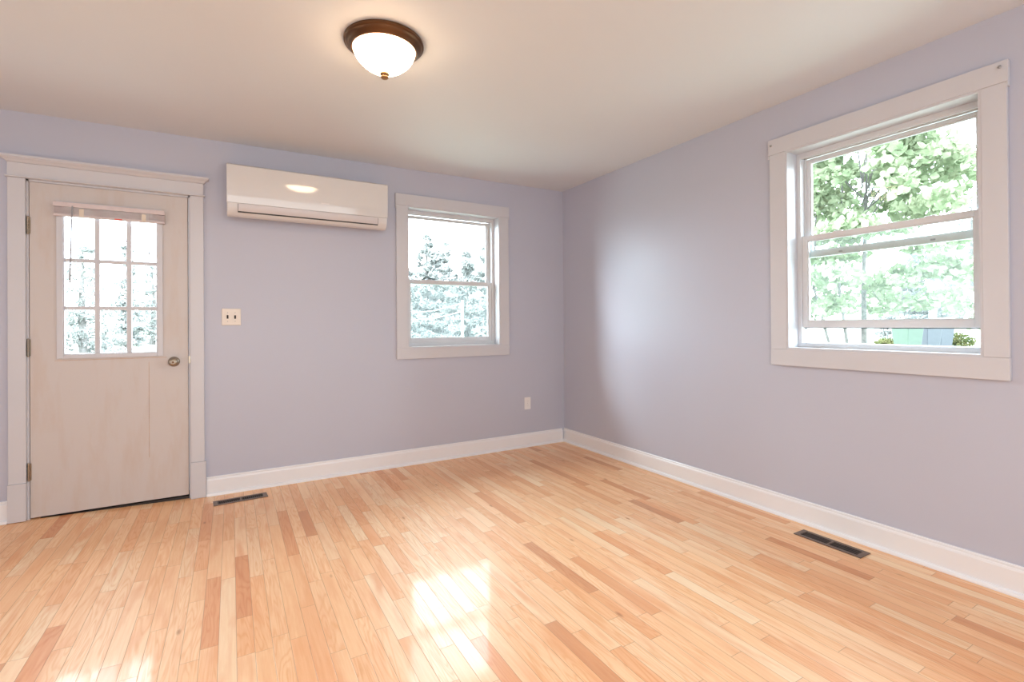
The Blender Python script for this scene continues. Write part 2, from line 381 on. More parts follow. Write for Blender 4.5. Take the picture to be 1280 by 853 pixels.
W1 = dict(a=-1.602, b=-0.728, z0=0.971, z1=2.155)      # back window opening
W2 = dict(a=-2.262, b=-3.133, z0=1.003, z1=2.178)      # side window opening
D = dict(a=-3.932, b=-3.102, z0=-0.05, z1=2.052)       # door rough opening
struct(wall_mesh(XL - TH, TH, -0.1, lambda u: ceil_z(u) + 0.02, [(W1['a'], W1['b'], W1['z0'], W1['z1']), (D['a'], D['b'], -0.1, D['z1'])],
                 lambda u, t, z: (u, t, z), 0.0, TH).build('wall_back', M_wall), 'pale grey wall with the door and air conditioner')
struct(wall_mesh(YR - TH, 0.0, -0.1, ceil_z(0) + 0.02, [(W2['b'], W2['a'], W2['z0'], W2['z1'])],
                 lambda u, t, z: (t, u, z), 0.0, TH).build('wall_right', M_wall), 'pale grey wall with the open window')
struct(wall_mesh(YR - TH, 0.0, -0.1, ceil_z(XL) + 0.02, [], lambda u, t, z: (t, u, z), XL, XL - TH).build('wall_left', M_wall))
struct(wall_mesh(XL, 0.0, -0.1, lambda u: ceil_z(u) + 0.02, [], lambda u, t, z: (u, t, z), YR, YR - TH).build('wall_rear', M_wall))

# baseboards with shoe moulding
BP = [(0, 0), (0.030, 0), (0.030, 0.006), (0.027, 0.014), (0.021, 0.019), (0.015, 0.020), (0.015, 0.104), (0.013, 0.112), (0.010, 0.116), (0.010, 0.124), (0.007, 0.129), (0, 0.129)]
struct(MB().prism(BP, -3.022, -0.0305, lambda t, p, q: (t, -p, q)).build('baseboard_back', M_base), 'white baseboard under the air conditioner wall')
struct(MB().prism(BP, XL + 0.03, -4.004, lambda t, p, q: (t, -p, q + fz(t) + 0.001)).build('baseboard_back_left', M_base), 'short white baseboard left of the door')
struct(MB().prism(BP, YR + 0.03, -0.0, lambda t, p, q: (-p, t, q)).build('baseboard_right', M_base), 'white baseboard under the open window')
struct(MB().prism(BP, YR + 0.03, -0.03, lambda t, p, q: (XL + p, t, q + fz(XL))).build('baseboard_left', M_base))
struct(MB().prism(BP, XL + 0.03, -0.03, lambda t, p, q: (t, YR + p, q + fz(t))).build('baseboard_rear', M_base))

# ------------------------------------------------------------------ windows
def window(name, label, W, outer, fn, open_by, zmeet, hooks):
    """fn(u, d, z): u along wall, d depth (negative = into the room). outer = (u_left, u_right, z0, z1)"""
    def B(mb, u0, u1, d0, d1, z0, z1):
        p, q = fn(u0, d0, z0), fn(u1, d1, z1); return mb.box(p[0], q[0], p[1], q[1], p[2], q[2])
    a, b, z0, z1 = W['a'], W['b'], W['z0'], W['z1']
    s = 1 if b > a else -1
    root = empty(name, fn((a + b) / 2, 0, z0), label, kind='structure')
    oa, ob, oz0, oz1 = outer
    e = 0.006 * s
    B(MB(), oa - e, ob + e, -0.024, -0.0005, z1, oz1).build('head_casing', M_trim, root, 0.0015)
    B(MB(), oa - e * 0.2, ob + e * 0.2, -0.0225, -0.0005, oz0, z0).build('bottom_casing', M_trim, root, 0.0015)
    for u0, u1 in ((oa, a), (b, ob)): B(MB(), u0, u1, -0.021, -0.0005, z0 + 0.0005, z1 - 0.0005).build('side_casing', M_trim, root, 0.0015)
    # ears of the head board hang a little lower than the side boards' tops
    for u0, u1 in ((oa - e, oa - 0.0003 * s), (ob + 0.0003 * s, ob + e)):
        B(MB(), u0, u1, -0.024, -0.0005, z1 - 0.02, z1 - 0.0003).build('casing_ear', M_trim, root)
    for hu, hz in hooks:
        hk = MB(); p = fn(hu, -0.0245, hz)
        hk.lathe([(0, -0.001), (0.0065, -0.001), (0.0065, 0.003), (0.004, 0.005), (0.0035, 0.010), (0, 0.011)], 14, (0, 0, 0), 'y')
        o = hk.build('hook_screw', M_steel, None)
        o.parent = root; o.matrix_parent_inverse = parent_inv(root)
        o.location = p
        o.rotation_euler = (0, 0, 0) if abs(fn(0, 1, 0)[1]) > 0.5 else (0, 0, R(-90))
        # the screw head looks into the room
        o.rotation_euler[2] += math.pi
    # wood jamb liner
    j = MB(); jt = 0.010
    B(j, a, a + jt * s, -0.018, 0.082, z0, z1); B(j, b - jt * s, b, -0.018, 0.082, z0, z1)
    B(j, a + jt * s, b - jt * s, -0.018, 0.082, z1 - jt, z1); B(j, a + jt * s, b - jt * s, -0.018, 0.082, z0, z0 + jt)
    j.build('jamb', M_trim, root)
    # vinyl main frame: outer border plus stepped tracks
    f = MB(); A, Bb = a + jt * s, b - jt * s; Z0, Z1 = z0 + jt, z1 - jt
    f0, f1 = 0.075, 0.17
    A0, B0, ZZ0, ZZ1 = a + 0.001 * s, b - 0.001 * s, z0 + 0.001, z1 - 0.001
    ft = 0.030
    B(f, A0, A0 + ft * s, f0 + 0.008, f1, ZZ0, ZZ1); B(f, B0 - ft * s, B0, f0 + 0.008, f1, ZZ0, ZZ1)
    B(f, A0 + ft * s, B0 - ft * s, f0 + 0.008, f1, ZZ1 - ft, ZZ1); B(f, A0 + ft * s, B0 - ft * s, f0 + 0.008, f1, ZZ0, ZZ0 + 0.036)
    # thin inner lips and sill nose
    B(f, A0 + ft * s, A0 + (ft + 0.008) * s, 0.125, 0.133, ZZ0 + 0.036, ZZ1 - ft); B(f, B0 - (ft + 0.008) * s, B0 - ft * s, 0.125, 0.133, ZZ0 + 0.036, ZZ1 - ft)
    B(f, A0 + ft * s, B0 - ft * s, 0.083, 0.093, ZZ1 - ft - 0.010, ZZ1 - ft); B(f, A0 + ft * s, B0 - ft * s, 0.125, 0.133, ZZ1 - ft - 0.008, ZZ1 - ft)
    f.build('window_frame', M_vinyl, root, 0.001)
    L0, L1 = A0 + (ft + 0.001) * s, B0 - (ft + 0.001) * s
    def sash(nm, d0, d1, za, zb, st, top_r, bot_r, gm, lock=False):
        fr = MB()
        B(fr, L0, L0 + st * s, d0, d1, za, zb); B(fr, L1 - st * s, L1, d0, d1, za, zb)
        B(fr, L0 + st * s, L1 - st * s, d0, d1, zb - top_r, zb); B(fr, L0 + st * s, L1 - st * s, d0, d1, za, za + bot_r)
        o = fr.build(nm, M_vinyl, root, 0.0015)
        # glazing bead
        bd = MB(); q = 0.006; dm = (d0 + d1) / 2
        i0, i1, k0, k1 = L0 + st * s, L1 - st * s, za + bot_r, zb - top_r
        for (x0, x1, y0, y1) in ((i0, i0 + q * s, k0, k1), (i1 - q * s, i1, k0, k1), (i0 + q * s, i1 - q * s, k0, k0 + q), (i0 + q * s, i1 - q * s, k1 - q, k1)):
            B(bd, x0, x1, d0 + 0.006, d1 - 0.004, y0, y1)
        bd.build('glazing_bead', M_vinyl, o)
        B(MB(), i0 + 0.001 * s, i1 - 0.001 * s, dm - 0.002, dm + 0.002, k0 + 0.001, k1 - 0.001).build('glass_pane', gm, o)
        return o, (i0, i1, k0, k1)
    lz0 = ZZ0 + 0.036 + open_by; lz1 = lz0 + (zmeet - (ZZ0 + 0.036))
    up, _ = sash('upper_sash', 0.134, 0.160, zmeet - 0.036, ZZ1 - ft - 0.009, 0.026, 0.020, 0.036, M_glass)
    lo, (i0, i1, k0, k1) = sash('lower_sash', 0.094, 0.122, lz0, lz1, 0.028, 0.030, 0.038, M_glass_dusty)
    sl = MB()
    B(sl, L0, L1, 0.108, 0.116, lz0 - 0.005, lz0 - 0.0002)
    sl.build('weather_seal', M_groove, lo)
    for t in (0.24, 0.76):
        u = L0 + (L1 - L0) * t
        B(MB(), u - 0.022 * s, u + 0.022 * s, 0.098, 0.120, lz1 + 0.0002, lz1 + 0.006).build('sash_lock', M_vinyl, lo, 0.002)
        B(MB(), u - 0.010 * s, u + 0.010 * s, 0.130, 0.134, zmeet - 0.024, zmeet - 0.015).build('lock_keeper', M_grey, up, 0.001)
    return root

window('window_1', 'closed white double-hung window beside the air conditioner', W1, (-1.694, -0.636, 0.881, 2.249),
       lambda u, d, z: (u, d, z), 0.0, 1.555, [])
window('window_2', 'partly raised white double-hung window on the right wall', W2, (-2.166, -3.216, 0.906, 2.270),
       lambda u, d, z: (d, u, z), 0.090, 1.585, [(-2.178, 2.235), (-3.196, 2.246)])

# ------------------------------------------------------------------ door
door = empty('door_1', (-3.52, 0, 0), 'white half-glazed door with nine panes and a raised blind', kind='structure')
S0, S1, SB, ST = -3.911, -3.1245, 0.030, 2.036
yb = 0.045
G0, G1, GZ0, GZ1 = -3.790, -3.262, 0.972, 1.935        # lite frame outer
sl = MB()
gi = 0.012
sl.box(S0, G0 + gi, 0.0, yb, SB, ST); sl.box(G1 - gi, S1, 0.0, yb, SB, ST)
sl.box(G0 + gi, G1 - gi, 0.0, yb, SB, GZ0 + gi); sl.box(G0 + gi, G1 - gi, 0.0, yb, GZ1 - gi, ST)
bmesh.ops.remove_doubles(sl.bm, verts=sl.bm.verts, dist=1e-5)
sl.build('door_slab', M_door, door)
lf = MB()
w = 0.030
for (x0, x1, z0, z1) in ((G0, G0 + w, GZ0, GZ1), (G1 - w, G1, GZ0, GZ1), (G0 + w, G1 - w, GZ0, GZ0 + w * 0.8), (G0 + w, G1 - w, GZ1 - w, GZ1)):
    lf.box(x0, x1, -0.010, 0.0, z0, z1)
lf.build('lite_frame', M_trim, door, 0.002)
lf2 = MB(); w2 = 0.010
a0, a1, b0, b1 = G0 + w - 0.004, G1 - w + 0.004, GZ0 + w * 0.8 - 0.004, GZ1 - w + 0.004
for (x0, x1, z0, z1) in ((a0, a0 + w2, b0, b1), (a1 - w2, a1, b0, b1), (a0 + w2, a1 - w2, b0, b0 + w2), (a0 + w2, a1 - w2, b1 - w2, b1)):
    lf2.box(x0, x1, -0.004, 0.030, z0, z1)
lf2.build('lite_stop', M_trim, door, 0.002)
I0, I1, J0, J1 = a0 + w2, a1 - w2, b0 + w2, b1 - w2
mu = MB(); mw = 0.027
for uc in (-3.600, -3.441): mu.box(uc - mw / 2, uc + mw / 2, 0.002, 0.028, J0, J1)
for zc in (1.2835, 1.578): mu.box(I0, I1, 0.0025, 0.0275, zc - 0.0115, zc + 0.0115)
mu.build('muntin_grille', M_trim, door, 0.003)
MB().box(I0, I1, 0.013, 0.017, J0, J1).build('glass_pane', M_glass, door)
# joint lines where the old lite insert and a repair strip meet the slab
ln = MB(); ln.box(-3.3395, -3.3375, -0.0015, 0.0, 0.31, 0.935)
ln.box(G0 - 0.01, G1 + 0.02, -0.0008, 0.0, 0.960, 0.963)
ln.build('paint_ridge', mat('yellowed_paint', (0.62, 0.44, 0.30), 0.5, noise=0.3, nscale=25), door)
# jamb and stop
jb = MB()
jb.box(D['a'], D['a'] + 0.018, 0.0, 0.16, 0.0, D['z1']); jb.box(D['b'] - 0.018, D['b'], 0.0, 0.16, 0.0, D['z1'])
jb.box(D['a'], D['b'], 0.0, 0.16, D['z1'] - 0.014, D['z1'] - 0.001)
jb.box(D['a'] + 0.018, D['a'] + 0.030, 0.048, 0.09, 0.0, D['z1'] - 0.014); jb.box(D['b'] - 0.030, D['b'] - 0.018, 0.048, 0.09, 0.0, D['z1'] - 0.014)
jb.box(D['a'] + 0.03, D['b'] - 0.03, 0.048, 0.09, D['z1'] - 0.04, D['z1'] - 0.014)
jb.build('door_jamb', M_trim, door)
MB().box(D['a'] + 0.018, D['b'] - 0.018, 0.006, 0.046, -0.02, 0.0195).box(D['a'] + 0.018, D['b'] - 0.018, 0.0465, 0.19, -0.02, 0.045).build('threshold_and_light_stop', M_dark, door)  # dark to darken the door gap; raised rear part added to block light
CI, CJ = -3.924, -3.110
for x0, x1, px0, px1, zb in ((-4.001, CI, -4.0035, CI + 0.001, 0.024), (CJ, -3.0325, CJ - 0.001, -3.0245, 0.001)):
    MB().box(x0, x1, -0.022, -0.0005, 0.2465, 2.049).build('side_casing', M_trim, door, 0.002)
    MB().box(px0, px1, -0.029, -0.0005, zb, 0.246).build('plinth_block', M_trim, door, 0.002)
MB().box(-4.001, -3.0325, -0.024, -0.0005, 2.060, 2.137).build('head_casing', M_trim, door, 0.001)
MB().prism([(0.0005, 2.0495), (0.030, 2.0495), (0.034, 2.052), (0.035, 2.055), (0.033, 2.058), (0.029, 2.0595), (0.0005, 2.0595)], -4.009, -3.0245,
           lambda t, p, q: (t, -p, q)).build('head_fillet', M_trim, door)
# crown: cove profile mitred with returns
pr = [(0.024, 2.1375), (0.029, 2.140), (0.034, 2.146), (0.040, 2.153), (0.048, 2.158), (0.050, 2.162), (0.055, 2.164), (0.055, 2.176)]
cm = MB(); rings = []
for p, q in pr:
    e = p - 0.024
    rings.append([cm.bm.verts.new(v) for v in ((-4.001 - e, -0.0005, q), (-4.001 - e, -p, q), (-3.0325 + e, -p, q), (-3.0325 + e, -0.0005, q))])
for A, B_ in zip(rings, rings[1:]):
    for i in range(4): cm.bm.faces.new((A[i], A[(i + 1) % 4], B_[(i + 1) % 4], B_[i]))
cm.bm.faces.new(rings[0]); cm.bm.faces.new(rings[-1])
cm.build('head_crown', M_trim, door)
# hinges
for zc in (1.775, 1.045, 0.306):
    h = MB()
    for k in range(5):
        z = zc - 0.05 + k * 0.02
        h.lathe([(0, z), (0.0065, z), (0.0065, z + 0.0185), (0, z + 0.0185)], 14, (-3.9165, -0.006, 0))
    h.lathe([(0, zc - 0.056), (0.004, zc - 0.055), (0.0055, zc - 0.05), (0, zc - 0.05)], 12, (-3.9165, -0.006, 0))
    h.lathe([(0, zc + 0.0485), (0.0055, zc + 0.0485), (0.004, zc + 0.054), (0, zc + 0.055)], 12, (-3.9165, -0.006, 0))
    h.box(-3.926, -3.905, -0.002, 0.0005, zc - 0.05, zc + 0.05)
    h.build('hinge', M_brass, door)
# knob
kn = MB().lathe([(0, -0.0005), (0.032, -0.0005), (0.033, -0.003), (0.030, -0.008), (0.020, -0.012), (0.0125, -0.015), (0.0115, -0.030), (0.014, -0.036),
                 (0.022, -0.041), (0.0265, -0.048), (0.0275, -0.056), (0.0255, -0.063), (0.019, -0.068), (0.011, -0.0695), (0.0105, -0.067), (0, -0.067)], 40, (-3.2035, 0, 0.930), 'y')
k_o = smooth_angle(kn.build('door_knob', M_brass, door), 50)
MB().lathe([(0, -0.0665), (0.007, -0.0665), (0.007, -0.0705), (0.003, -0.0715), (0, -0.0715)], 20, (-3.2035, 0, 0.930), 'y').build('knob_button', M_bronze, k_o)
MB().box(-3.1225, -3.110, -0.0035, -0.0003, 0.915, 0.965).build('strike_plate', M_brass, door)

# ------------------------------------------------------------------ raised mini blind on the door
bl = empty('window_blind', (-3.522, -0.03, 1.90), 'raised mauve-white mini blind bunched at the top of the door glass', 'blind')
X0, X1 = -3.797, -3.247
MB().box(X0, X1, -0.042, -0.0105, 1.897, 1.925).build('headrail', M_blind, bl, 0.002)
stk = MB()
for k in range(14):
    z = 1.8545 + k * 0.0029
    stk.prism([(-0.0125, 0), (-0.006, 0.0011), (0, 0.0015), (0.006, 0.0011), (0.0125, 0), (0.0125, 0.0018), (0.006, 0.0029), (0, 0.0033), (-0.006, 0.0029), (-0.0125, 0.0018)],
              X0 + 0.002 + 0.0015 * math.sin(k * 2.1), X1 - 0.002 + 0.0015 * math.sin(k * 1.7), lambda t, p, q: (t, -0.0265 + p + 0.0012 * math.sin(k * 1.3), z + q))
stk.build('slat_stack', M_blind, bl)
MB().box(X0, X1, -0.040, -0.013, 1.840, 1.8535).build('bottom_rail', M_blind, bl, 0.002)
for u in (-3.665, -3.357): MB().box(u - 0.011, u + 0.011, -0.0425, -0.0401, 1.844, 1.890).build('ladder_tape', M_tape, bl)
MB().box(-3.505, -3.468, -0.0408, -0.0401, 1.8408, 1.8485).build('warning_tag', M_red, bl)['label'] = 'small red tag on bottom rail'
MB().tube([(-3.706, -0.046, 1.905), (-3.710, -0.047, 1.80), (-3.719, -0.047, 1.434)], [0.0035, 0.0038, 0.0045], 8).build('tilt_wand', M_grey, bl)
cd = MB(); cd.tube([(-3.335, -0.044, 1.895), (-3.335, -0.043, 1.80), (-3.330, -0.043, 1.66)], 0.0011, 6); cd.tube([(-3.343, -0.044, 1.895), (-3.343, -0.043, 1.80), (-3.331, -0.043, 1.70)], 0.0011, 6)
cd.build('lift_cord', M_wplate, bl)
MB().lathe([(0, 1.63), (0.0045, 1.632), (0.003, 1.66), (0, 1.661)], 12, (-3.330, -0.043, 0)).build('cord_tassel', M_grey, bl)

# ------------------------------------------------------------------ ceiling light
LX, LY = -2.2565, -1.728
LZ = ceil_z(LX)
cl = empty('ceiling_light', (LX, LY, LZ), 'lit flush-mount dome lamp with dark bronze rim on the ceiling', 'ceiling light')
rim = MB().lathe([(0.172, 0.003), (0.178, -0.004), (0.178, -0.012), (0.174, -0.016), (0.171, -0.017), (0.168, -0.022), (0.160, -0.030), (0.153, -0.034), (0.150, -0.040), (0.146, -0.042), (0.141, -0.041), (0.139, -0.030), (0.10, -0.006), (0.0, -0.006)], 72, (LX, LY, LZ))
smooth_angle(rim.build('rim', M_bronze, cl), 40)
bw = [(0.1385, -0.034)] + [(0.1385 * math.cos(t) ** 1.22, -0.036 - 0.108 * math.sin(t) ** 1.12) for t in [math.pi / 2 * k / 16 for k in range(1, 17)]]
bw[-1] = (0.0, -0.144)
smooth_angle(MB().lathe(bw, 72, (LX, LY, LZ)).build('glass_bowl', M_bowl, cl), 60)
fi = MB().lathe([(0, -0.139), (0.019, -0.141), (0.0215, -0.145), (0.0205, -0.149), (0.014, -0.151), (0.012, -0.153), (0.0165, -0.157), (0.0175, -0.161), (0.014, -0.166), (0.006, -0.169), (0, -0.1695)], 32, (LX, LY, LZ))
smooth_angle(fi.build('finial', mat('finial_bronze', (0.30, 0.17, 0.075), 0.4, 0.4, noise=0.2, nscale=40), cl), 50)

# ------------------------------------------------------------------ air conditioner
ac = empty('air_conditioner', (-2.355, 0, 1.91), 'white wall-mounted split air conditioner above the light switch', 'air conditioner')
A0, A1 = -2.893, -1.815
def front(z):                      # slightly convex front, faces a little downwards at its foot
    t = (2.245 - z) / 0.25
    return 0.205 - 0.014 * t * t
body = [(0.0005, 1.960), (0.0005, 2.298), (0.03, 2.301), (0.17, 2.262), (0.196, 2.247)]
body += [(front(z) - 0.008, z) for z in (2.23, 2.15, 2.08, 2.00)]
low = [(0.184, 1.975), (0.179, 1.955), (0.172, 1.940), (0.162, 1.926), (0.148, 1.916), (0.130, 1.910), (0.08, 1.918)]
body += low
o = MB().prism(body, A0, A1, lambda t, p, q: (t, -p, q)).build('body', M_acw, ac)
smooth_angle(o, 30); md = o.modifiers.new('bevel', 'BEVEL'); md.width = 0.006; md.segments = 3; md.limit_method = 'ANGLE'; md.angle_limit = R(60)
zs = [2.247 - 0.252 * k / 12 for k in range(13)]
pts = [(front(z), z) for z in zs] + [(front(z) - 0.007, z) for z in zs[::-1]]
o = MB().prism(pts, A0 - 0.001, A1 + 0.001, lambda t, p, q: (t, -p, q)).build('front_panel', M_acp, ac)
smooth_angle(o, 40); md = o.modifiers.new('bevel', 'BEVEL'); md.width = 0.002; md.segments = 2; md.limit_method = 'ANGLE'; md.angle_limit = R(60)
# air flap; dark strips around it stand for the shade in the outlet gap
fl = [(0.190, 1.992), (0.1885, 1.975), (0.1835, 1.956), (0.1775, 1.943)]
pts = fl + [(p - 0.006, q + 0.001) for p, q in fl[::-1]]
smooth_angle(MB().prism(pts, -2.826, -1.888, lambda t, p, q: (t, -p, q)).build('air_flap', M_acf, ac), 40)
gp = [(0.1780, 1.9435), (0.1743, 1.9370), (0.165, 1.935), (0.165, 1.945)]
g = MB().prism(gp, -2.829, -1.885, lambda t, p, q: (t, -p, q))
for e0, e1 in ((-2.829, -2.8262), (-1.8878, -1.885)):
    g.prism([(0.1885, 1.990), (0.187, 1.975), (0.182, 1.956), (0.1763, 1.9435), (0.165, 1.9435), (0.165, 1.99)], e0, e1, lambda t, p, q: (t, -p, q))
g.build('outlet_gap_shade', M_groove, ac)
MB().box(-2.30, -2.245, -front(2.055) - 0.0006, -front(2.055) + 0.001, 2.050, 2.058).build('display_strip', mat('pale_grey_print', (0.70, 0.69, 0.70), 0.3, noise=0.02), ac)

# ------------------------------------------------------------------ switch and outlet
sw = empty('light_switch', (-2.870, 0, 1.229), 'two-gang ivory switch plate with dark toggles beside the door', 'light switch')
MB().box(-2.928, -2.812, -0.007, -0.0005, 1.171, 1.288).build('plate', M_plate, sw, 0.003)
for u, up in ((-2.893, 1), (-2.847, -1)):
    MB().box(u - 0.0055, u + 0.0055, -0.0085, -0.0071, 1.217, 1.241).build('toggle_slot', M_dark, sw, 0.0005)
    t = MB(); t.prism([(0.007, 1.229 - 0.006), (0.018, 1.229 + up * 0.010 - 0.003), (0.019, 1.229 + up * 0.010 + 0.003), (0.007, 1.229 + 0.006)], u - 0.0035, u + 0.0035, lambda q, a_, b_: (q, -a_, b_))
    t.build('toggle', M_dark, sw)
    for dz in (-0.030, 0.030): MB().lathe([(0, -0.0071), (0.003, -0.0071), (0.0025, -0.0085), (0, -0.0087)], 12, (u, 0, 1.229 + dz), 'y').build('screw', M_steel, sw)
ou = empty('wall_outlet', (-0.431, 0, 0.411), 'small white duplex outlet low on the wall below the window', 'outlet')
MB().box(-0.466, -0.397, -0.006, -0.0005, 0.353, 0.468).build('plate', M_wplate, ou, 0.0025)
for dz in (-0.0195, 0.0195):
    zc = 0.4105 + dz
    rc = MB().prism([(0.0165 * math.cos(t), 0.0145 * math.sin(t)) for t in [2 * math.pi * k / 20 for k in range(20)]], -0.0085, -0.0061, lambda t, p, q: (-0.4315 + p, t, zc + q))
    r_o = rc.build('receptacle', M_wplate, ou)
    s3 = MB(); s3.box(-0.4385, -0.4370, -0.0088, -0.0084, zc - 0.001, zc + 0.007); s3.box(-0.4260, -0.4245, -0.0088, -0.0084, zc - 0.001, zc + 0.006); s3.box(-0.4330, -0.4300, -0.0088, -0.0084, zc - 0.0095, zc - 0.006)
    s3.build('slot', M_grey, r_o)
MB().lathe([(0, -0.0061), (0.003, -0.0061), (0.0025, -0.0075), (0, -0.0077)], 12, (-0.4315, 0, 0.4105), 'y').build('screw', M_steel, ou)

# ------------------------------------------------------------------ floor registers
def register(cx, cy, lx, wy, rotz, label):
    """lx length, wy width; louvres across the width"""
    z = 0.0006
    root = empty('floor_register', (cx, cy, z), None, None); root.rotation_euler = (0, 0, rotz)
    tag(root, label, 'floor register', 'brown metal floor registers')
    fr = MB(); bx, by = 0.026, 0.020; h = 0.004
    X, Y = lx / 2, wy / 2
    def frame(x0, x1, y0, y1): fr.box(x0, x1, y0, y1, 0, h)
    frame(-X, -X + bx, -Y, Y); frame(X - bx, X, -Y, Y); frame(-X + bx, X - bx, -Y, -Y + by); frame(-X + bx, X - bx, Y - by, Y)
    frame(-0.005, 0.005, -Y + by, Y - by)
    f = fr.build('frame', M_reg, None, 0.0015); f.parent = root
    d = MB().box(-X + bx - 0.004, X - bx + 0.004, -Y + by - 0.004, Y - by + 0.004, 0.0, 0.0006).build('duct_shade_sheet', M_black, None); d.parent = root  # black sheet on the closed floor, stands for the shade in the duct
    n = 11
    for side in (-1, 1):
        lo, hi = (0.005, X - bx)
        lv = MB()
        for k in range(n):
            c = side * (lo + (hi - lo) * (k + 0.5) / n)
            lv.prism([(c - 0.0022, 0.0006), (c - 0.0012, 0.0006), (c + 0.0022, 0.0034), (c + 0.0012, 0.0034)], -Y + by, Y - by, lambda t, p, q: (p, t, q))
        o = lv.build('louvre_bank', M_regd, None); o.parent = root
    return root
register(-2.820, -0.197, 0.318, 0.098, R(3.5), 'brown slotted floor register by the baseboard right of the door')
register(-0.156, -2.563, 0.330, 0.100, R(90), 'brown slotted floor register on the floor under the raised window')

# ------------------------------------------------------------------ outdoors
CAM = Vector((-2.8723, -3.9484))
gz = lambda x, y: -0.62 + 0.035 * max(0.0, (Vector((x, y)) - CAM).length - 1.0) if (Vector((x, y)) - CAM).length < 62 else 1.52
gb = MB(); n = 70; ext = 90
rows = []
for i in range(n + 1):
    x = -70 + 160 * i / n
    rows.append([gb.bm.verts.new((x, y, gz(x, y) if not (XL - 1 < x < 1 and YR - 1 < y < 1) else -0.62)) for y in [-60 + 150 * j / n for j in range(n + 1)]])
for i in range(n):
    for j in range(n): gb.bm.faces.new((rows[i][j], rows[i + 1][j], rows[i + 1][j + 1], rows[i][j + 1]))
struct(gb.build('ground', M_ground), 'pale sunlit yard and driveway outside the windows')

def leaves(name, centers, radii, count, size, material, parent, seed, droop=0.0, aspect=0.6, solid=None):
    rg = np.random.default_rng(seed)
    C_ = np.array(centers, float); Rr = np.array(radii, float)
    wgt = Rr.prod(axis=1) ** 0.5; idx = rg.choice(len(C_), count, p=wgt / wgt.sum())
    d = rg.normal(size=(count, 3)); d /= np.linalg.norm(d, axis=1)[:, None]
    rad = rg.random(count)[:, None] ** (1 / 2.2)
    P = C_[idx] + d * rad * Rr[idx]
    a = rg.normal(size=(count, 3)); a[:, 2] -= droop; a /= np.linalg.norm(a, axis=1)[:, None]
    b = rg.normal(size=(count, 3)); b -= (b * a).sum(1)[:, None] * a; b /= np.linalg.norm(b, axis=1)[:, None]
    nn = np.cross(a, b)
    s = size * (0.6 + 0.8 * rg.random(count))[:, None]
    v = np.empty((count, 6, 3))
    v[:, 0] = P - a * s * 0.5; v[:, 1] = P - a * s * 0.1 + b * s * aspect * 0.5 + nn * s * 0.10; v[:, 2] = P + a * s * 0.2 + b * s * aspect * 0.35 + nn * s * 0.05
    v[:, 3] = P + a * s * 0.5; v[:, 4] = P + a * s * 0.2 - b * s * aspect * 0.35 + nn * s * 0.05; v[:, 5] = P - a * s * 0.1 - b * s * aspect * 0.5 + nn * s * 0.10
    F = []
    for i in range(count):
        k = i * 6; F += [(k, k + 1, k + 2, k + 3), (k, k + 3, k + 4, k + 5)]
    me = bpy.data.meshes.new(name); me.from_pydata(v.reshape(-1, 3).tolist(), [], F); me.materials.append(material)
    o = bpy.data.objects.new(name, me); col.objects.link(o)
    if parent: o.parent = parent; o.matrix_parent_inverse = parent_inv(parent)
    return o

def at(u, depth):
    """ground point on the viewing bearing of photo column u at a distance along the view axis"""
    X = (u - 640) / 608.59
    d = Vector((FW.x + RT.x * X, FW.y + RT.y * X))
    return CAM + d * depth

def maple(x, y, h, crown_r, zlow, label, seed, count, size):
    rng = random.Random(seed); g0 = gz(x, y) - 0.05
    root = empty('maple_tree', (x, y, g0), label, 'tree')
    tk = MB(); forks = []
    for k, (ox, oy, rad) in enumerate(((0, 0, 0.06), (-0.22, 0.10, 0.035), (-0.42, 0.22, 0.03))):
        fk = Vector((x + ox * 2.0, y + oy * 2.0, zlow + 0.5)); forks.append(fk)
        tk.tube([(x + ox, y + oy, g0), (x + ox * 1.3, y + oy * 1.2, (g0 + zlow) / 2), fk, (fk.x + 0.2, fk.y, zlow + (h - zlow) * 0.8)], [rad, rad * 0.85, rad * 0.7, 0.008], 8)
    cs, rs = [], []
    for k in range(150):
        a = rng.uniform(0, 2 * math.pi); t = rng.random() ** 0.9
        zz = zlow + (h - zlow) * t; rr = crown_r * math.sqrt(max(0.05, 1 - (2 * t - 0.7) ** 2 * 0.7)) * rng.uniform(0.1, 1.0) ** 0.6
        c = Vector((x + rr * math.cos(a), y + rr * math.sin(a), zz - 0.12 * rr))
        if k % 12 == 0:
            fk = forks[k % 3] + Vector((0, 0, (zz - zlow) * 0.5))
            tk.tube([fk, fk.lerp(c, 0.35) + Vector((0.1, 0.05, 0.22)), fk.lerp(c, 0.7) + Vector((0, 0.1, 0.2)), c], [0.016, 0.012, 0.008, 0.003], 6)
        cs.append(c); rs.append((rng.uniform(0.25, 0.6), rng.uniform(0.25, 0.6), rng.uniform(0.10, 0.25)))
    tk.build('trunk', M_bark, root)
    leaves('foliage', cs, rs, count, size, M_maple, root, seed, 0.5, 0.85)

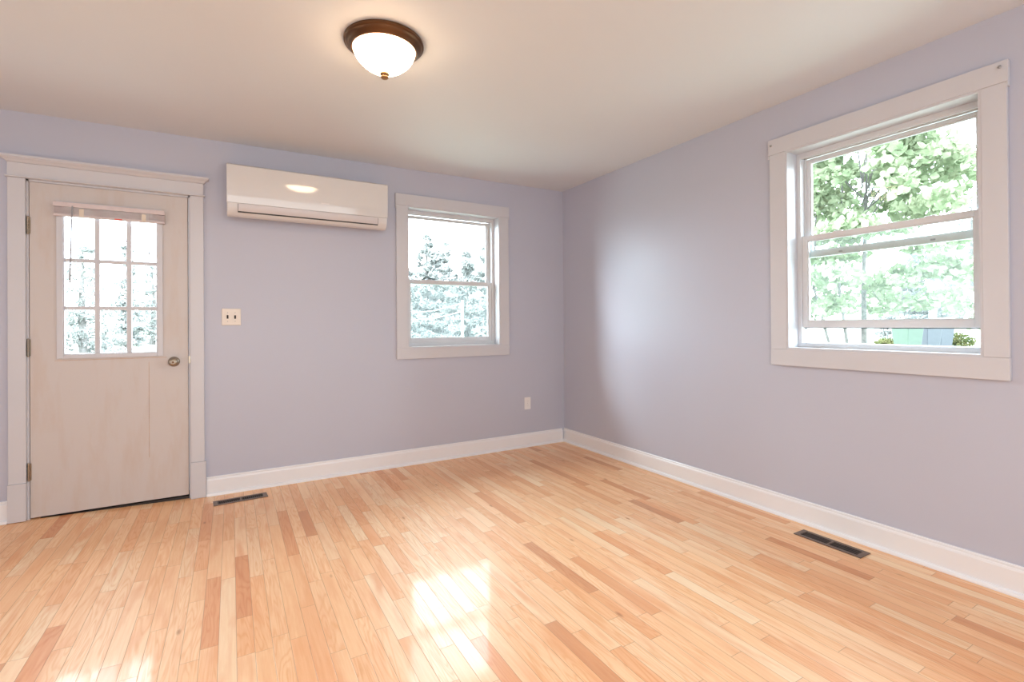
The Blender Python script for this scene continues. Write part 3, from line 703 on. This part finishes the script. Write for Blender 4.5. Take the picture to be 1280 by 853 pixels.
def conifer(x, y, h, r, label, seed, count, group=None, skirt=0.3):
    rng = random.Random(seed); g0 = gz(x, y) - 0.05
    root = empty('conifer_tree', (x, y, g0), label, 'tree', group)
    MB().tube([(x, y, g0), (x + rng.uniform(-.1, .1), y, g0 + h * 0.5), (x, y, g0 + h * 0.97)], [0.13, 0.09, 0.02], 8).build('trunk', M_bark, root)
    cs, rs = [], []
    layers = int(h * 5)
    for k in range(layers):
        t = (k + rng.random()) / layers; zz = g0 + skirt + (h - skirt) * t
        rl = r * (1 - t) ** 0.75 + 0.12
        for q in range(max(4, int(11 * (1 - t)))):
            a = rng.uniform(0, 2 * math.pi); d = rl * rng.uniform(0.15, 1.0)
            cs.append((x + d * math.cos(a), y + d * math.sin(a), zz - d * 0.22)); rs.append((rl * 0.22 + 0.08, rl * 0.22 + 0.08, 0.12))
    leaves('foliage', cs, rs, count, 0.17, M_conifer, root, seed, 0.3, 0.34)

# beyond the back window and the door glass: a ragged row of conifers
row = [(496, 14.5, 3.9, 1.1), (535, 18.5, 4.6, 1.4), (556, 23, 4.9, 1.6), (584, 14.6, 3.5, 1.0), (612, 18.5, 4.4, 1.4), (630, 24, 4.8, 1.4), (486, 23.6, 4.6, 1.2)]
for i, (u, dpt, h, r) in enumerate(row):
    p = at(u, dpt)
    conifer(p.x, p.y, h, r, 'grey-green conifer in the ragged row beyond the window next to the air conditioner', 30 + i, 13000, 'conifers beyond the back window')
for i, (u, dpt, h, r, lb) in enumerate(((104, 17, 4.1, 1.3, 'hazy conifer seen through the left column of door panes'), (160, 20, 4.6, 0.6, 'slim hazy conifer seen through the middle door panes'),
                                        (190, 23, 3.9, 1.3, 'low hazy conifer seen through the right column of door panes'))):
    p = at(u, dpt); conifer(p.x, p.y, h, r, lb, 60 + i, 3000)
# white post with wires
p = at(578, 9.5); g0 = gz(p.x, p.y)
wp = empty('wire_post', (p.x, p.y, g0), 'thin white post carrying wires in front of the conifers', 'post')
MB().tube([(p.x, p.y, g0 - 0.05), (p.x, p.y, 1.64)], 0.022, 12).build('post', M_wpost, wp, smooth=True)
q = at(515, 11)
for dz in (0.0, -0.16):
    mid = (p + q) / 2
    MB().tube([(p.x, p.y, 1.58 + dz), (mid.x, mid.y, 1.47 + dz), (q.x, q.y, 1.44 + dz)], 0.005, 6).build('wire', M_wpost, wp)

# beyond the right window
p = at(1080, 9.0); maple(p.x, p.y, 5.4, 2.2, 1.3, 'leafy bright green maple filling the left of the raised window', 5, 15500, 0.12)
for i, (u, dpt, h, r, lb) in enumerate(((1216, 34, 12.5, 2.6, 'tall grey-green conifer at the right edge of the raised window'),
                                        (1146, 23, 4.7, 1.5, 'rounded grey-green conifer behind the white porch post'),
                                        (1182, 42, 7.5, 2.2, 'low conifer between the porch post and the white house'))):
    p = at(u, dpt); conifer(p.x, p.y, h, r, lb, 80 + i, 14000)
p = at(1166, 18.5); g0 = gz(p.x, p.y)
MBp = MB().box(p.x - 0.09, p.x + 0.09, p.y - 0.09, p.y + 0.09, g0, 2.55)
MBp.box(p.x - 0.12, p.x + 0.12, p.y - 0.12, p.y + 0.12, 2.55, 2.64)
tag(MBp.build('wooden_post', M_wpost, None, 0.01), 'thick white square post standing in the yard right of the maple', 'post')
# white neighbouring house
h0 = at(1204, 21); ho = empty('house', (h0.x, h0.y, gz(h0.x, h0.y)), 'white sided house behind the right edge of the raised window', 'house')
sd = MB(); zb = gz(h0.x, h0.y) - 0.2
k = 0; z = zb
while z < 3.25:
    sd.prism([(0, z), (0, z + 0.12), (0.02, z + 0.12), (0.02 - 0.014, z)][::-1], 0, 1, lambda t, p_, q_: (h0.x + 7 * t, h0.y - 0.02 - p_, q_)); z += 0.12
sd.box(h0.x, h0.x + 7, h0.y - 6, h0.y - 0.03, zb, 3.28)
sd.bm.transform(Matrix.Translation((0, 0, 0)))
sd.build('wall', M_siding, ho)
MB().prism([(-6.4, 3.28), (-3.0, 5.0), (0.4, 3.28), (0.4, 3.40), (-3.0, 5.14), (-6.4, 3.40)], -0.4, 7.4, lambda t, p_, q_: (h0.x + t, h0.y + p_, q_)).build('roof', M_roof, ho)
MB().prism([(-6.45, 3.18), (0.45, 3.18), (0.45, 3.30), (-6.45, 3.30)], -0.46, -0.40, lambda t, p_, q_: (h0.x + t, h0.y + p_, q_)).build('fascia', M_wpost, ho)
wf = MB().box(h0.x - 0.03, h0.x - 0.002, h0.y - 1.0, h0.y - 0.25, 2.55, 3.05).build('window', M_groove, ho)

# wheeled bins
def bin_(u, dpt, material, label):
    p = at(u, dpt); g0 = gz(p.x, p.y)
    root = empty('wheelie_bin', (p.x, p.y, g0), None); root.rotation_euler = (0, 0, R(-25)); root.scale = (0.95, 0.95, 1.17)
    tag(root, label, 'bin')
    def add(mb, nm, mt, bev=0.0):
        o = mb.build(nm, mt, None, bev); o.parent = root; return o
    b = MB(); rr = []
    for z, w_, d_ in ((0.06, 0.21, 0.23), (0.85, 0.28, 0.32), (0.90, 0.30, 0.34)):
        rr.append([b.bm.verts.new(v) for v in ((-w_, -d_, z), (w_, -d_, z), (w_, d_, z), (-w_, d_, z))])
    for A, B_ in zip(rr, rr[1:]):
        for i in range(4): b.bm.faces.new((A[i], A[(i + 1) % 4], B_[(i + 1) % 4], B_[i]))
    b.bm.faces.new(rr[0]); b.bm.faces.new(rr[-1]); add(b, 'body', material, 0.02)
    add(MB().prism([(-0.36, 0.905), (0.36, 0.905), (0.36, 0.95), (0.1, 0.99), (-0.30, 0.96)], -0.31, 0.31, lambda t, p_, q_: (t, p_, q_)), 'lid', material, 0.012)
    for sx in (-1, 1): add(MB().lathe([(0, -0.03), (0.10, -0.03), (0.10, 0.03), (0, 0.03)], 20, (sx * 0.24, 0.26, 0.10), 'x'), 'wheel', M_tyre)
bin_(1134, 15.0, M_green, 'green wheeled bin outside, leftmost of the three bins')
bin_(1158, 15.6, M_binblue, 'slate grey wheeled bin outside, right next to the green bin')
bin_(1175, 16.8, M_binblue, 'dark wheeled bin outside, farthest from the green bin')
def shrub(u, dpt, r, label, seed):
    p = at(u, dpt); g0 = gz(p.x, p.y)
    root = empty('shrub', (p.x, p.y, g0), label, 'shrub')
    st = MB()
    for k in range(6):
        a = k * 1.05; st.tube([(p.x, p.y, g0 - 0.02), (p.x + r * 0.3 * math.cos(a), p.y + r * 0.3 * math.sin(a), g0 + r * 0.8)], [0.02, 0.006], 6)
    st.build('stem', M_bark, root)
    leaves('foliage', [(p.x, p.y, g0 + r * 0.6)], [(r, r, r * 0.6)], 900, 0.09, M_shrub, root, seed, 0, 0.6)
shrub(1110, 17, 0.42, 'small green shrub left of the bins', 91)
shrub(1196, 17, 0.5, 'low yellow-green shrub right of the bins', 92)
